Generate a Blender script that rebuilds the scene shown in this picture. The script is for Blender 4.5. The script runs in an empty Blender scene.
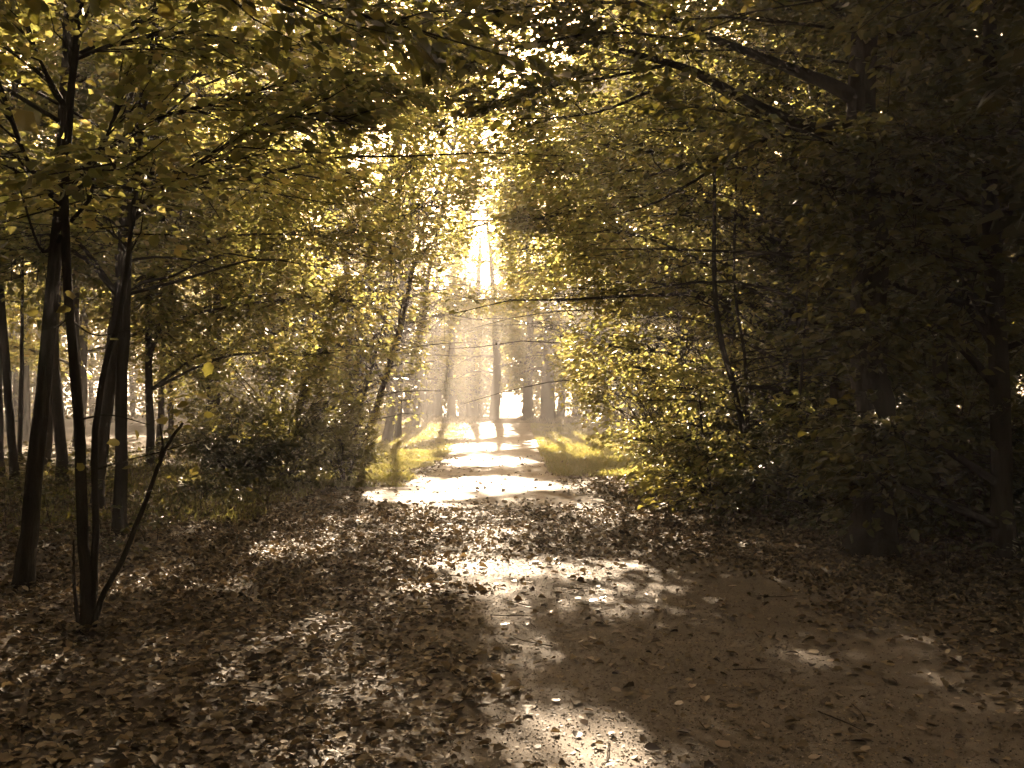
import bpy, math
import numpy as np
from mathutils import Vector

# ------------------------------------------------------------------ basics
SC = bpy.context.scene
COL = SC.collection
RNG = np.random.default_rng(11)
F, CX, HY, CAMH = 1000.0, 512.0, 402.0, 1.5          # picture geometry used for laying the wood out
SUN_EL, SUN_AZ = math.radians(22.0), math.radians(-1.8)
S = np.array([math.sin(SUN_AZ) * math.cos(SUN_EL), math.cos(SUN_AZ) * math.cos(SUN_EL), math.sin(SUN_EL)])
UP = np.array([0, 0, 1.0])

def sstep(a, b, t):
    t = np.clip((t - a) / (b - a), 0, 1)
    return t * t * (3 - 2 * t)

PCY = [-8, 0, 4, 5, 6.4, 9.7, 13, 17, 23, 32, 43, 60]
PCX = [1.6, 1.35, 1.1, 1.0, .9, .5, .0, -.6, -.6, -.5, -.5, -.5]
def path_x(y):
    return np.interp(y, PCY, PCX)

def terrain(x, y):
    x = np.asarray(x, float); y = np.asarray(y, float)
    rise = .5 * sstep(40, 55, y) - .35 * sstep(58, 85, y)
    off = np.abs(x - path_x(np.clip(y, -8, 60)))
    bank = sstep(2.6, 7, off)
    bump = .10 * np.sin(.9 * x + 1.3) * np.cos(.7 * y) + .07 * np.sin(1.9 * x - .8 * y)
    return rise + bank * (bump + .12)

def at(px, py):
    """the ground point seen at a picture point"""
    d = CAMH * F / (py - HY)
    return ((px - CX) * d / F, d)

def pt(px, py, d):
    return np.array([(px - CX) * d / F, d, CAMH + (HY - py) * d / F])

# ------------------------------------------------------------------ where the sun comes through
# ground ellipses (x, y, rx, ry, strength) that the gaps of the canopy leave in the sun
FLECKS = []
def fleck(x0, x1, y0, y1, p=.98):
    (xa, da), (xb, db) = at(x0, y1), at(x1, y0)
    d = .5 * (da + db)
    FLECKS.append((( .5 * (x0 + x1) - CX) * d / F, d, .5 * (x1 - x0) * d / F, .5 * abs(db - da), p))
fleck(430, 560, 477, 496, .99); fleck(360, 480, 485, 506, .99)
fleck(440, 535, 457, 467, .99); fleck(440, 515, 443, 452, .99); fleck(395, 520, 431, 440, .99)
fleck(345, 440, 430, 452); fleck(350, 430, 452, 488, .9)
fleck(530, 640, 436, 462, .97); fleck(600, 690, 462, 490, .7)
fleck(470, 640, 557, 582, .96); fleck(400, 480, 556, 570, .9)
fleck(555, 665, 708, 790, .985); fleck(395, 470, 725, 790, .5)
fleck(285, 355, 612, 644, .95); fleck(255, 355, 538, 562, .95); fleck(380, 440, 585, 600, .8)
fleck(-30, 70, 655, 715, .95); fleck(640, 720, 510, 545, .7); fleck(170, 250, 580, 600, .8); fleck(90, 180, 500, 520, .6)
fleck(420, 470, 526, 540, .9); fleck(600, 700, 585, 600, .6); fleck(150, 430, 500, 600, .3); fleck(330, 480, 505, 550, .5)
FLECKS = np.array(FLECKS)

# parts of the crowns that stand in the sun: (centre, radius, share of the leaves missing on the sun's way there)
LIT = []
USE_LIT = True
FRONT = True            # the crowns are also thinned on the shaded side of those parts
def lit(px, py, d, r, p=.93):
    LIT.append((pt(px, py, d), r * (1.1 if d > 13.5 else 1), min(.975, p + .035)))
for a in [(300, 50, 15, 1.3), (225, 120, 14, 1.0), (400, 30, 18, 1.5), (360, 110, 17, 1.2), (255, 200, 18, 1.5), (330, 190, 21, 1.7), (400, 180, 24, 1.8), (300, 270, 26, 1.5), (400, 260, 28, 1.8), (430, 110, 24, 1.5), (180, 60, 10, .7), (120, 110, 8, .5),
          (20, 120, 7, .5), (350, 350, 24, 1.4), (395, 340, 26, 1.4),  (285, 430, 18.8, 1.5, .98), (345, 440, 19, .9, .98), (240, 440, 18, 1.0, .95),
          (560, 180, 20, 1.5), (620, 200, 19, 1.4), (570, 270, 23, 1.6), (640, 130, 15, 1.2), (700, 110, 14, 1.2), (760, 90, 14, 1.1), (800, 60, 15, .9), (600, 340, 24, 1.6), (640, 310, 20, 1.3), (660, 400, 19, 1.2), (620, 395, 23, 1.0),
          (340, 300, 19, 1.1), (390, 255, 20, 1.1), (372, 350, 20, .9), (325, 235, 17.5, 1.1), (275, 300, 18, 1.0), (432, 235, 23, 1.0), (410, 165, 20, 1.1), (300, 355, 19, .9), (540, 120, 18, 1.0), (640, 350, 18, 1.2), (690, 340, 17, 1.1), (725, 300, 16, 1.0), (655, 440, 18, .9), (735, 390, 15.5, .8), (700, 200, 15, 1.1), (622, 365, 20, 1.0), (670, 480, 16, .6), (705, 440, 14, .6), (700, 390, 14, .5), (690, 230, 17, 1.0), (540, 100, 16, 1.0), (620, 40, 14, .8), (480, 60, 20, 1.2), (820, 480, 12.7, .35), (800, 410, 12.7, .35), (500, 220, 24, 1.2), (530, 160, 22, 1.3), (590, 150, 17, 1.2), (650, 190, 16, 1.2), (610, 250, 19, 1.3), (545, 250, 21, 1.0), (660, 260, 18, 1.2), (590, 300, 21, 1.2), (450, 210, 28, 1.4), (380, 230, 22, 1.4), (420, 320, 27, 1.2), (370, 300, 24, 1.3), (290, 160, 16, 1.2), (340, 40, 14, 1.0), (440, 60, 18, 1.2), 
          (195, 410, 6.2, .45), (68, 300, 6.3, .2), (130, 435, 6.1, .2)]:
    lit(*a)

def wob(a, b):
    return (np.sin(a * 3.1 + 1.7 * np.sin(b * 2.3)) + np.sin(b * 4.3 + 1.1 * np.sin(a * 5.1)) + .6 * np.sin(a * 9.7 + b * 7.1)) / 2.6

def keep(P, rng):
    """drop the leaves that stand in a sun gap or in the clear tunnel above the path"""
    x, y, z = P[:, 0], P[:, 1], P[:, 2]
    k = np.ones(len(P), bool)
    g = P - S[None, :] * (np.maximum(z, 0) / S[2])[:, None]
    w = .45 * wob(g[:, 0] * 1.9, g[:, 1] * 1.1)
    for fx, fy, rx, ry, p in FLECKS:
        q = ((g[:, 0] - fx) / rx) ** 2 + ((g[:, 1] - fy) / ry) ** 2
        k &= ~((q + w < 1) & (rng.random(len(P)) < p) & (z > .6))
    free = np.nonzero(k & (z > 1))[0]
    if len(free):
        F3 = P[free]; mid = F3.mean(0); rad = np.linalg.norm(F3 - mid, axis=1).max(); hit = np.zeros(len(free), bool)
        for c0, r, p in (LIT if USE_LIT else []):
            qm = mid - c0; sm = qm @ S
            if (sm + rad < r and not FRONT) or np.linalg.norm(qm - sm * S) > rad + r * 1.3: continue
            q = F3 - c0; s = q @ S; dist = np.linalg.norm(q - s[:, None] * S, axis=1)
            if FRONT and c0[1] > 13 and c0[0] < .2 * c0[1]: hit |= (s < -.8 * r) & (s > -9) & (dist < r * .95) & (rng.random(len(free)) < .68) & (F3[:, 1] > 9)
            hit |= (s > r * 1.1) & (dist < r * (.83 + .26 * wob(F3[:, 0] * .8 + r, F3[:, 2]))) & (rng.random(len(free)) < p)
        k[free[hit]] = False
    k &= ~(np.linalg.norm(P - np.array([0, 0, CAMH]), axis=1) < 4.8)
    # clear tunnel over the path
    off = np.abs(x - path_x(np.clip(y, -8, 60)))
    k &= ~((y > 9) & (y < 50) & (off < 1.75 + .25 * wob(y * .7, z)) & (z < 3.5 + np.clip(y - 20, -8, 30) * .075 + .35 * wob(x, y)))
    k &= ~((y < 9) & (off < 2.0) & (z < 3.0) & (y > -2))
    # open slot in the roof of the avenue
    u = x / np.maximum(y, 1) + .012 * wob(z * .8, y * .3); e = (z - CAMH) / np.maximum(y, 1)
    slot = (y > 17) & (e > .1) & (e < .275) & (u > -.055 + .03 * np.clip((e - .1) / .18, 0, 1)) & (u < -.008)
    k &= ~(slot & (rng.random(len(P)) < .62 + .38 * (wob(x * .9, z * .8) > .1)))
    # round gap low in the far row
    k &= ~((y > 45) & (np.hypot((x / np.maximum(y, 1) + .001) / .0155, (e + .003) / .0145) < 1 + .28 * wob(x * 2.1, z * 2.7)))
    return k

# ------------------------------------------------------------------ mesh building
class MB:
    def __init__(self):
        self.v, self.q, self.m, self.n = [], [], [], 0
        self.sp = []
    def add(self, v, q, mi=0):
        if len(v) == 0: return
        self.v.append(np.asarray(v, np.float32)); self.q.append(np.asarray(q, np.int32) + self.n)
        self.m.append(np.full(len(q), mi, np.int32)); self.n += len(v)
    def build(self, name, mats, parent=None, smooth=True, origin=None):
        flush(self)
        me = bpy.data.meshes.new(name)
        v = np.concatenate(self.v); q = np.concatenate(self.q); m = np.concatenate(self.m)
        if origin is not None: v = v - np.asarray(origin, np.float32)
        me.vertices.add(len(v)); me.vertices.foreach_set('co', v.ravel())
        me.loops.add(q.size); me.loops.foreach_set('vertex_index', q.ravel())
        me.polygons.add(len(q)); me.polygons.foreach_set('loop_start', np.arange(0, q.size, 4, dtype=np.int32))
        for mt in mats: me.materials.append(mt)
        me.polygons.foreach_set('material_index', m)
        me.polygons.foreach_set('use_smooth', np.full(len(q), smooth))
        me.update(calc_edges=True)
        o = bpy.data.objects.new(name, me); COL.objects.link(o)
        if parent is not None: o.parent = parent
        return o

def nrm(a):
    return a / np.maximum(np.linalg.norm(a, axis=-1, keepdims=True), 1e-9)

def tube(mb, P, R, k=6, mi=0, rough=0.0, rng=None):
    P = np.asarray(P, float); R = np.asarray(R, float); n = len(P)
    T = nrm(np.gradient(P, axis=0))
    ref = np.where(np.abs(T[:, 2:3]) > .9, np.array([[1., 0, 0]]), np.array([[0, 0, 1.]]))
    if np.abs(T[:, 2]).mean() > .55: ref = np.tile([[1., .2, 0]], (n, 1))
    else: ref = np.tile([[0.1, .05, 1.]], (n, 1))
    A = nrm(np.cross(T, ref)); B = np.cross(T, A)
    a = np.linspace(0, 2 * math.pi, k, endpoint=False)
    rr = R[:, None] * np.ones(k)[None]
    if rough and rng is not None:
        ph = rng.random(3) * 6
        rr = rr * (1 + rough * (np.sin(3 * a[None] + ph[0] + np.arange(n)[:, None] * .35) + .7 * np.sin(5 * a[None] + ph[1] - np.arange(n)[:, None] * .5) + .8 * (rng.random((n, k)) - .5)))
    V = P[:, None] + rr[..., None] * (np.cos(a)[None, :, None] * A[:, None] + np.sin(a)[None, :, None] * B[:, None])
    i = np.arange(n - 1)[:, None] * k; j = np.arange(k)[None]
    Q = np.stack([i + j, i + (j + 1) % k, i + k + (j + 1) % k, i + k + j], -1).reshape(-1, 4)
    mb.add(V.reshape(-1, 3), Q, mi)

def spline(P, m):
    """smooth path through control points"""
    P = np.asarray(P, float); n = len(P)
    if n == 2:
        t = np.linspace(0, 1, m)[:, None]; return P[0] * (1 - t) + P[1] * t
    E = np.vstack([2 * P[0] - P[1], P, 2 * P[-1] - P[-2]])
    u = np.linspace(0, n - 1 - 1e-6, m); i = u.astype(int); t = (u - i)[:, None]
    a, b, c, d = E[i], E[i + 1], E[i + 2], E[i + 3]
    return .5 * ((2 * b) + (c - a) * t + (2 * a - 5 * b + 4 * c - d) * t ** 2 + (3 * b - a - 3 * c + d) * t ** 3)

def leaves(mb, P, D, N, L, mi=0, lod=1, rng=RNG, curl=.25):
    """leaf blades: base, side and tip vertices folded along the midrib"""
    n = len(P)
    if n == 0: return
    D = nrm(D); W = nrm(np.cross(N, D)); N = np.cross(D, W)
    L = L[:, None]; wd = L * (.30 + .12 * rng.random((n, 1))); f = L * (curl * (rng.random((n, 1)) * 1.4 - .2))
    tip = P + D * L - N * f * .8
    if lod == 0:        # four corners
        V = np.stack([P, P + D * L * .45 + W * wd + N * f * .4, tip, P + D * L * .45 - W * wd + N * f * .4], 1)
        b = np.arange(n)[:, None] * 4
        mb.add(V.reshape(-1, 3), b + np.array([[0, 1, 2, 3]]), mi); return
    if lod == 1:
        V = np.stack([P, P + D * L * .3 + W * wd * .95 + N * f, P + D * L * .68 + W * wd * .72 + N * f * .5, tip,
                      P + D * L * .68 - W * wd * .72 + N * f * .5, P + D * L * .3 - W * wd * .95 + N * f], 1)
        b = np.arange(n)[:, None] * 6
        Q = np.stack([b + np.array([[0, 1, 2, 3]]), b + np.array([[0, 3, 4, 5]])], 1).reshape(-1, 4)
        mb.add(V.reshape(-1, 3), Q, mi); return
    # lobed blade
    c = P + D * L * .42
    prof = [(0, 0), (.08, .5), (.30, .95), (.38, .80), (.62, .9), (.74, .5), (1, 0)]
    vs = [c]
    up = [P + D * L * a + W * wd * w * 1.15 + N * f * w for a, w in prof]
    dn = [P + D * L * a - W * wd * w * 1.15 + N * f * w for a, w in prof[1:-1]][::-1]
    ring = up + dn                                             # 12 outline points
    V = np.stack(vs + ring, 1); b = np.arange(n)[:, None] * 13
    idx = [[0, 1 + i, 1 + i + 1, 1 + (i + 2) % 12] for i in range(0, 12, 2)]
    Q = np.stack([b + np.array([q]) for q in idx], 1).reshape(-1, 4)
    mb.add(V.reshape(-1, 3), Q, mi)

def sprays(mb, O, D, ln, nleaf, size, rng, lod=1, tilt=.42, flat=.10, dirty=0):
    """flat leafy twigs: O start, D direction, ln length; the leaves stand in two ranks"""
    n = len(O)
    if n == 0: return
    D = nrm(D); Wd = nrm(np.cross(D, UP) + 1e-6)
    t = (np.arange(nleaf)[None, :] + rng.random((n, nleaf))) / nleaf
    sd = np.where(rng.random((n, nleaf)) < .5, -1., 1.)
    lat = sd * (.04 + rng.random((n, nleaf)) ** .8 * .42 * (1 - .55 * t))
    P = (O[:, None] + D[:, None] * (ln[:, None] * t)[..., None] + Wd[:, None] * (lat * ln[:, None])[..., None]
         + rng.normal(0, 1, (n, nleaf, 3)) * np.array([.05, .05, flat]) * ln[:, None, None] * .8)
    P[..., 2] -= (t ** 2 * .16 + np.abs(lat) * .12) * ln[:, None]
    LD = D[:, None] * .8 + Wd[:, None] * (sd * (.35 + .8 * rng.random((n, nleaf))))[..., None] + rng.normal(0, .25, (n, nleaf, 3))
    LD[..., 2] -= .22
    NN = UP + rng.normal(0, tilt, (n, nleaf, 3))
    P = P.reshape(-1, 3); k = keep(P, rng) & (P[:, 2] > .04)
    if size > .15: k &= (np.linalg.norm(P - np.array([0, 0, CAMH]), axis=1) > 9) | (P[:, 1] < -.5)
    sz = size * (.45 + .9 * rng.random(len(P)) ** 1.2)
    leaves(mb, P[k], LD.reshape(-1, 3)[k], NN.reshape(-1, 3)[k], sz[k], 0, lod, rng)

def limb_path(p0, d, ln, rng, rise=.1, droop=.25, n=7, wander=.10):
    t = np.linspace(0, 1, n)[:, None]
    d = nrm(np.asarray(d, float))
    P = np.asarray(p0)[None] + d[None] * ln * t
    P = P + np.cumsum(rng.normal(0, wander * ln / n, (n, 3)) * (t > 0), axis=0)
    P[:, 2] += (rise * t - droop * t ** 2)[:, 0] * ln
    return P

def leafy_limb(mb, P, ln, ns, nleaf, size, rng, lod=1, start=.2, twigs=True, spl=.62, tilt=.42, spread=1.15, wood=1):
    """side twigs with leaves along a limb"""
    n = len(P)
    t = start + (1 - start) * (np.arange(ns) + rng.random(ns)) / ns
    u = t * (n - 1); i = np.minimum(u.astype(int), n - 2); f = (u - i)[:, None]
    O = P[i] * (1 - f) + P[i + 1] * f
    T = nrm(P[i + 1] - P[i]); T[:, 2] *= .5; T = nrm(T)
    Wd = nrm(np.cross(T, UP) + 1e-6)
    a = (rng.random(ns) * 2 - 1) * spread
    D = T * np.cos(a)[:, None] + Wd * np.sin(a)[:, None] + UP * rng.normal(.02, .22, (ns, 1))
    sl = spl * (.65 + .7 * rng.random(ns)) * (1.15 - .45 * t)
    # part of the twigs leave from the ends of longer side twigs
    off = sl[:, None] * rng.random((ns, 1)) * .9
    mb.sp.append((O, O + nrm(D) * off, nrm(D), sl, nleaf, size, rng, lod, tilt, twigs, wood))

def flush(mb):
    """turn the twigs collected on a crown into leaves and thin wood, in one go per kind"""
    sp, mb.sp = mb.sp, []
    groups = {}
    for t in sp: groups.setdefault((t[4], t[5], t[7], t[8], t[9], t[10]), []).append(t)
    for (nleaf, size, lod, tilt, twigs, wood), ts in groups.items():
        rng = ts[0][6]
        O, O2, D, sl = [np.concatenate([t[q] for t in ts]) for q in range(4)]
        sprays(mb, O2, D, sl, max(4, int(nleaf * DENS[lod])), size, rng, lod, tilt)
        if twigs:
            k = keep(O2 + D * sl[:, None] * .5, rng)
            A, E = O[k], (O2 + D * sl[:, None] * .85)[k]; E[:, 2] -= .1 * sl[k]
            M = .5 * (A + E) + rng.normal(0, .03, A.shape)
            T = nrm(E - A); U = nrm(np.cross(T, np.array([.1, .05, 1.]))); W = np.cross(T, U)
            R = []
            for P, r in ((A, .007), (M, .0055), (E, .002)):
                for a in (0, 2.094, 4.189): R.append(P + r * (math.cos(a) * U + math.sin(a) * W))
            V = np.stack(R, 1); n = len(A)
            q0 = np.array([[0, 1, 4, 3], [1, 2, 5, 4], [2, 0, 3, 5], [3, 4, 7, 6], [4, 5, 8, 7], [5, 3, 6, 8]])
            if n: mb.add(V.reshape(-1, 3), (np.arange(n)[:, None, None] * 9 + q0[None]).reshape(-1, 4), wood)

DENS = {0: 2.2, 1: 2.0, 2: 1.6}

# ------------------------------------------------------------------ materials
def mat(name):
    m = bpy.data.materials.new(name); m.use_nodes = True
    nt = m.node_tree; nt.nodes.clear()
    out = nt.nodes.new('ShaderNodeOutputMaterial')
    return m, nt, out

def ramp(nt, fac, stops):
    r = nt.nodes.new('ShaderNodeValToRGB')
    el = r.color_ramp.elements
    while len(el) < len(stops): el.new(.5)
    for e, (p, c) in zip(el, stops): e.position = p; e.color = (*c, 1)
    nt.links.new(fac, r.inputs[0]); return r.outputs[0]

def leaf_mat(name, dif, tra, mix=.5, rough=.42, spec=.5):
    m, nt, out = mat(name)
    geo = nt.nodes.new('ShaderNodeNewGeometry')
    rnd = geo.outputs['Random Per Island']
    p = nt.nodes.new('ShaderNodeBsdfPrincipled'); p.inputs['Roughness'].default_value = rough; p.inputs['Specular IOR Level'].default_value = spec
    nt.links.new(ramp(nt, rnd, dif), p.inputs['Base Color'])
    tr = nt.nodes.new('ShaderNodeBsdfTranslucent'); nt.links.new(ramp(nt, rnd, tra), tr.inputs['Color'])
    mx = nt.nodes.new('ShaderNodeMixShader'); mx.inputs[0].default_value = mix
    nt.links.new(p.outputs[0], mx.inputs[1]); nt.links.new(tr.outputs[0], mx.inputs[2])
    nt.links.new(mx.outputs[0], out.inputs[0]); return m

G1 = [(0, (.06, .08, .018)), (.5, (.095, .104, .022)), (.85, (.135, .125, .028)), (1, (.17, .125, .036))]
G2 = [(0, (.29, .29, .07)), (.5, (.42, .39, .095)), (.85, (.51, .44, .12)), (1, (.53, .41, .14))]
M_LEAF = leaf_mat('green_leaf', G1, G2, .56)
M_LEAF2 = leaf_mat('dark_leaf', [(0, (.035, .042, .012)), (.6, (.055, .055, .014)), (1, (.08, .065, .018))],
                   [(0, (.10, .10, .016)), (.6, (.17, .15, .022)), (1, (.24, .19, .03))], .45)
M_YLEAF = leaf_mat('yellowing_leaf', [(0, (.09, .085, .02)), (.6, (.14, .12, .03)), (1, (.20, .15, .045))],
                   [(0, (.30, .27, .05)), (.6, (.42, .36, .07)), (1, (.5, .42, .1))], .5)
M_LEAF_LIT = leaf_mat('lightened_yellow_green_leaf', [(0, (.085, .095, .025)), (.6, (.13, .125, .034)), (1, (.18, .145, .045))], [(0, (.38, .38, .095)), (.6, (.5, .46, .12)), (1, (.58, .47, .15))], .6)  # yellow green leaf, colour lightened to stand in for stronger sun
M_GRASS = leaf_mat('grass_blade', [(0, (.07, .075, .016)), (.6, (.11, .10, .02)), (1, (.16, .12, .035))],
                   [(0, (.26, .26, .055)), (.6, (.35, .32, .08)), (1, (.41, .35, .11))], .55)
M_STRAW = leaf_mat('straw_grass', [(0, (.08, .065, .03)), (1, (.17, .13, .07))], [(0, (.12, .10, .04)), (1, (.24, .19, .09))], .4)
M_BUSH = leaf_mat('grey_green_leaf', [(0, (.065, .072, .018)), (.6, (.11, .108, .027)), (1, (.16, .14, .042))], [(0, (.25, .235, .045)), (1, (.39, .34, .075))], .5)
M_DRY = leaf_mat('dry_leaf', [(0, (.035, .025, .015)), (.35, (.115, .082, .044)), (.75, (.235, .172, .092)), (1, (.37, .285, .165))],
                 [(0, (.05, .03, .012)), (.5, (.12, .078, .033)), (1, (.24, .17, .08))], .22, .6, .2)
M_DRYPALE = leaf_mat('pale_dry_leaf', [(0, (.24, .17, .10)), (1, (.36, .27, .18))], [(0, (.2, .12, .06)), (1, (.26, .17, .08))], .2, .36, .55)
M_DRYDARK = leaf_mat('dark_dry_leaf', [(0, (.028, .019, .012)), (1, (.06, .038, .022))], [(0, (.03, .016, .008)), (1, (.06, .03, .014))], .15, .45, .5)

def bark_mat(name, c0, c1, sc=9):
    m, nt, out = mat(name)
    tc = nt.nodes.new('ShaderNodeTexCoord'); mp = nt.nodes.new('ShaderNodeMapping'); mp.inputs['Scale'].default_value = (1, 1, .22)
    nt.links.new(tc.outputs['Object'], mp.inputs[0])
    n1 = nt.nodes.new('ShaderNodeTexNoise'); n1.inputs['Scale'].default_value = sc * 3; n1.inputs['Detail'].default_value = 6; n1.inputs['Roughness'].default_value = .7
    n2 = nt.nodes.new('ShaderNodeTexNoise'); n2.inputs['Scale'].default_value = 2.2; n2.inputs['Detail'].default_value = 3
    nt.links.new(mp.outputs[0], n1.inputs['Vector']); nt.links.new(tc.outputs['Object'], n2.inputs['Vector'])
    ad = nt.nodes.new('ShaderNodeMath'); ad.operation = 'MULTIPLY_ADD'; ad.inputs[1].default_value = .6
    nt.links.new(n1.outputs[0], ad.inputs[0])
    ml = nt.nodes.new('ShaderNodeMath'); ml.operation = 'MULTIPLY'; ml.inputs[1].default_value = .4
    nt.links.new(n2.outputs[0], ml.inputs[0]); nt.links.new(ml.outputs[0], ad.inputs[2])
    p = nt.nodes.new('ShaderNodeBsdfPrincipled'); p.inputs['Roughness'].default_value = .9; p.inputs['Specular IOR Level'].default_value = .06
    nt.links.new(ramp(nt, ad.outputs[0], [(.3, c0), (.7, c1)]), p.inputs['Base Color'])
    b = nt.nodes.new('ShaderNodeBump'); b.inputs['Strength'].default_value = 1.0; b.inputs['Distance'].default_value = .035
    nt.links.new(n1.outputs[0], b.inputs['Height']); nt.links.new(b.outputs[0], p.inputs['Normal'])
    nt.links.new(p.outputs[0], out.inputs[0]); return m
M_BARK = bark_mat('dark_bark', (.014, .011, .008), (.05, .037, .026))
M_BARK2 = bark_mat('brown_bark', (.03, .022, .015), (.095, .07, .048))
M_BARK3 = bark_mat('smooth_bark', (.03, .023, .015), (.085, .065, .042), 5)

def ground_mat(name, stops, sc, bump, rough=.9, fine=160, sparkle=None):
    m, nt, out = mat(name)
    geo = nt.nodes.new('ShaderNodeNewGeometry')
    def noise(s, d, r=.6):
        n = nt.nodes.new('ShaderNodeTexNoise'); n.inputs['Scale'].default_value = s; n.inputs['Detail'].default_value = d; n.inputs['Roughness'].default_value = r
        nt.links.new(geo.outputs['Position'], n.inputs['Vector']); return n.outputs[0]
    a, b, c = noise(sc, 5), noise(fine, 3, .8), noise(sc * 9, 4, .7)
    def lin(x, y, k):
        q = nt.nodes.new('ShaderNodeMath'); q.operation = 'MULTIPLY_ADD'; q.inputs[1].default_value = k
        nt.links.new(x, q.inputs[0])
        if hasattr(y, 'node'): nt.links.new(y, q.inputs[2])
        else: q.inputs[2].default_value = y
        return q.outputs[0]
    h = lin(a, lin(c, lin(b, 0.0, .35), .3), .35)
    p = nt.nodes.new('ShaderNodeBsdfPrincipled'); p.inputs['Roughness'].default_value = rough; p.inputs['Specular IOR Level'].default_value = .3
    nt.links.new(ramp(nt, h, stops), p.inputs['Base Color'])
    hb = lin(c, lin(b, 0.0, .5), .6)
    bp = nt.nodes.new('ShaderNodeBump'); bp.inputs['Strength'].default_value = .8; bp.inputs['Distance'].default_value = bump
    nt.links.new(hb, bp.inputs['Height']); nt.links.new(bp.outputs[0], p.inputs['Normal'])
    nt.links.new(p.outputs[0], out.inputs[0]); return m
M_SOIL = ground_mat('leafy_soil', [(.36, (.05, .036, .021)), (.52, (.10, .073, .043)), (.66, (.17, .125, .075))], 1.1, .02)
M_PATH = ground_mat('sandy_path', [(.34, (.075, .057, .037)), (.5, (.145, .111, .073)), (.66, (.25, .195, .135))], .9, .008, .8, 230)

# ------------------------------------------------------------------ things
def empty(name, loc, label=None, cat=None, group=None):
    o = bpy.data.objects.new(name, None); COL.objects.link(o); o.location = [float(a) for a in loc]; o.empty_display_size = .2
    if label: o['label'] = label
    if cat: o['category'] = cat
    if group: o['group'] = group
    return o

def base_at(x, y, sink=0.03):
    return np.array([x, y, float(terrain(x, y)) - sink])

def trunk_mesh(root, P, r0, r1, rng, k=12, m=22, name='trunk', bark=None, flare=.6, rough=.08):
    o = np.array(root.location)
    t = np.linspace(0, 1, m) ** 1.7; C = spline(P, 400)[(t * 399).astype(int)]
    hgt = C[:, 2] - C[0, 2]
    R = (r0 + (r1 - r0) * t) * (1 + flare * np.exp(-np.maximum(hgt, 0) / (.10 + .7 * r0)))
    C[1:-1] += rng.normal(0, r0 * .10, (m - 2, 3))
    mb = MB(); tube(mb, C, R, k, 0, rough, rng)
    return mb.build(name, [bark or M_BARK], root, origin=o), C

def point_on(C, z):
    i = int(np.argmin(np.abs(C[:, 2] - z))); return C[i]

def tree(name, x, y, H, r, label, cat='tree', group=None, lean=(0, 0), ctrl=None, seed=0, bark=None, leaf=None, z0=3, z1=None, R=3.0, nl=14,
         ns=14, nleaf=20, size=.095, lod=1, toward=None, tbias=0.0, branches=0, droop=.22, rise=.28, spl=.7, tilt=.42, twigs=True, k=9, lowR=None):
    """a tree with a trunk, some limbs of its own and a crown of twigs and leaves"""
    rng = np.random.default_rng(1000 + seed)
    b = base_at(x, y); root = empty(name, b, label, cat, group)
    if ctrl is None:
        w = rng.normal(0, .018 * H, (3, 2))
        ctrl = [b, b + [lean[0] * .35 + w[0, 0] * .4, lean[1] * .35 + w[0, 1] * .4, H * .33],
                b + [lean[0] * .7 + w[1, 0], lean[1] * .7 + w[1, 1], H * .68], b + [lean[0] + w[2, 0], lean[1] + w[2, 1], H]]
    else:
        ctrl = [b] + [np.array(c, float) for c in ctrl]
    _, C = trunk_mesh(root, ctrl, r, r * .22, rng, k, 24, 'trunk', bark, .45 if y < 40 else .15)
    z1 = z1 or H
    if not label.startswith('leafy tree standing beside'): REG.append((root, C, r, leaf or M_LEAF, bark or M_BARK))
    mb = MB(); a0 = rng.random() * 6.28
    for i in range(nl):
        zz = z0 + (z1 - z0) * (i + rng.random() * .8) / nl
        p0 = point_on(C, b[2] + zz)
        a = a0 + i * 2.4 + rng.normal(0, .3)
        d = np.array([math.cos(a), math.sin(a), 0])
        fr = (zz - z0) / max(z1 - z0, .1)
        ln = R * (1.0 - .62 * fr ** 1.3) * (.7 + .5 * rng.random())
        if toward is not None:
            tv = np.array([toward[0], toward[1], 0.]); tv /= np.linalg.norm(tv)
            d = nrm(d + tv * tbias); ln *= .72 + .5 * max(0, float(d @ tv)) * min(1, tbias + .4)
        d[2] = rise * (.6 + .8 * rng.random())
        L = limb_path(p0, d, ln, rng, 0, droop)
        rr = np.linspace(max(.012, r * .30 * (1 - .5 * fr)), .005, len(L))
        if i < branches:
            bb = MB(); tube(bb, L, rr, 6); bb.build('branch', [bark or M_BARK], root, origin=b)
        else:
            tube(mb, L, rr, 4, 1)
        leafy_limb(mb, L, ln, ns, nleaf, size, rng, lod, .15, twigs, spl, tilt)
    if mb.n: mb.build('crown', [leaf or M_LEAF, bark or M_BARK], root, origin=b)
    return root, C

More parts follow.
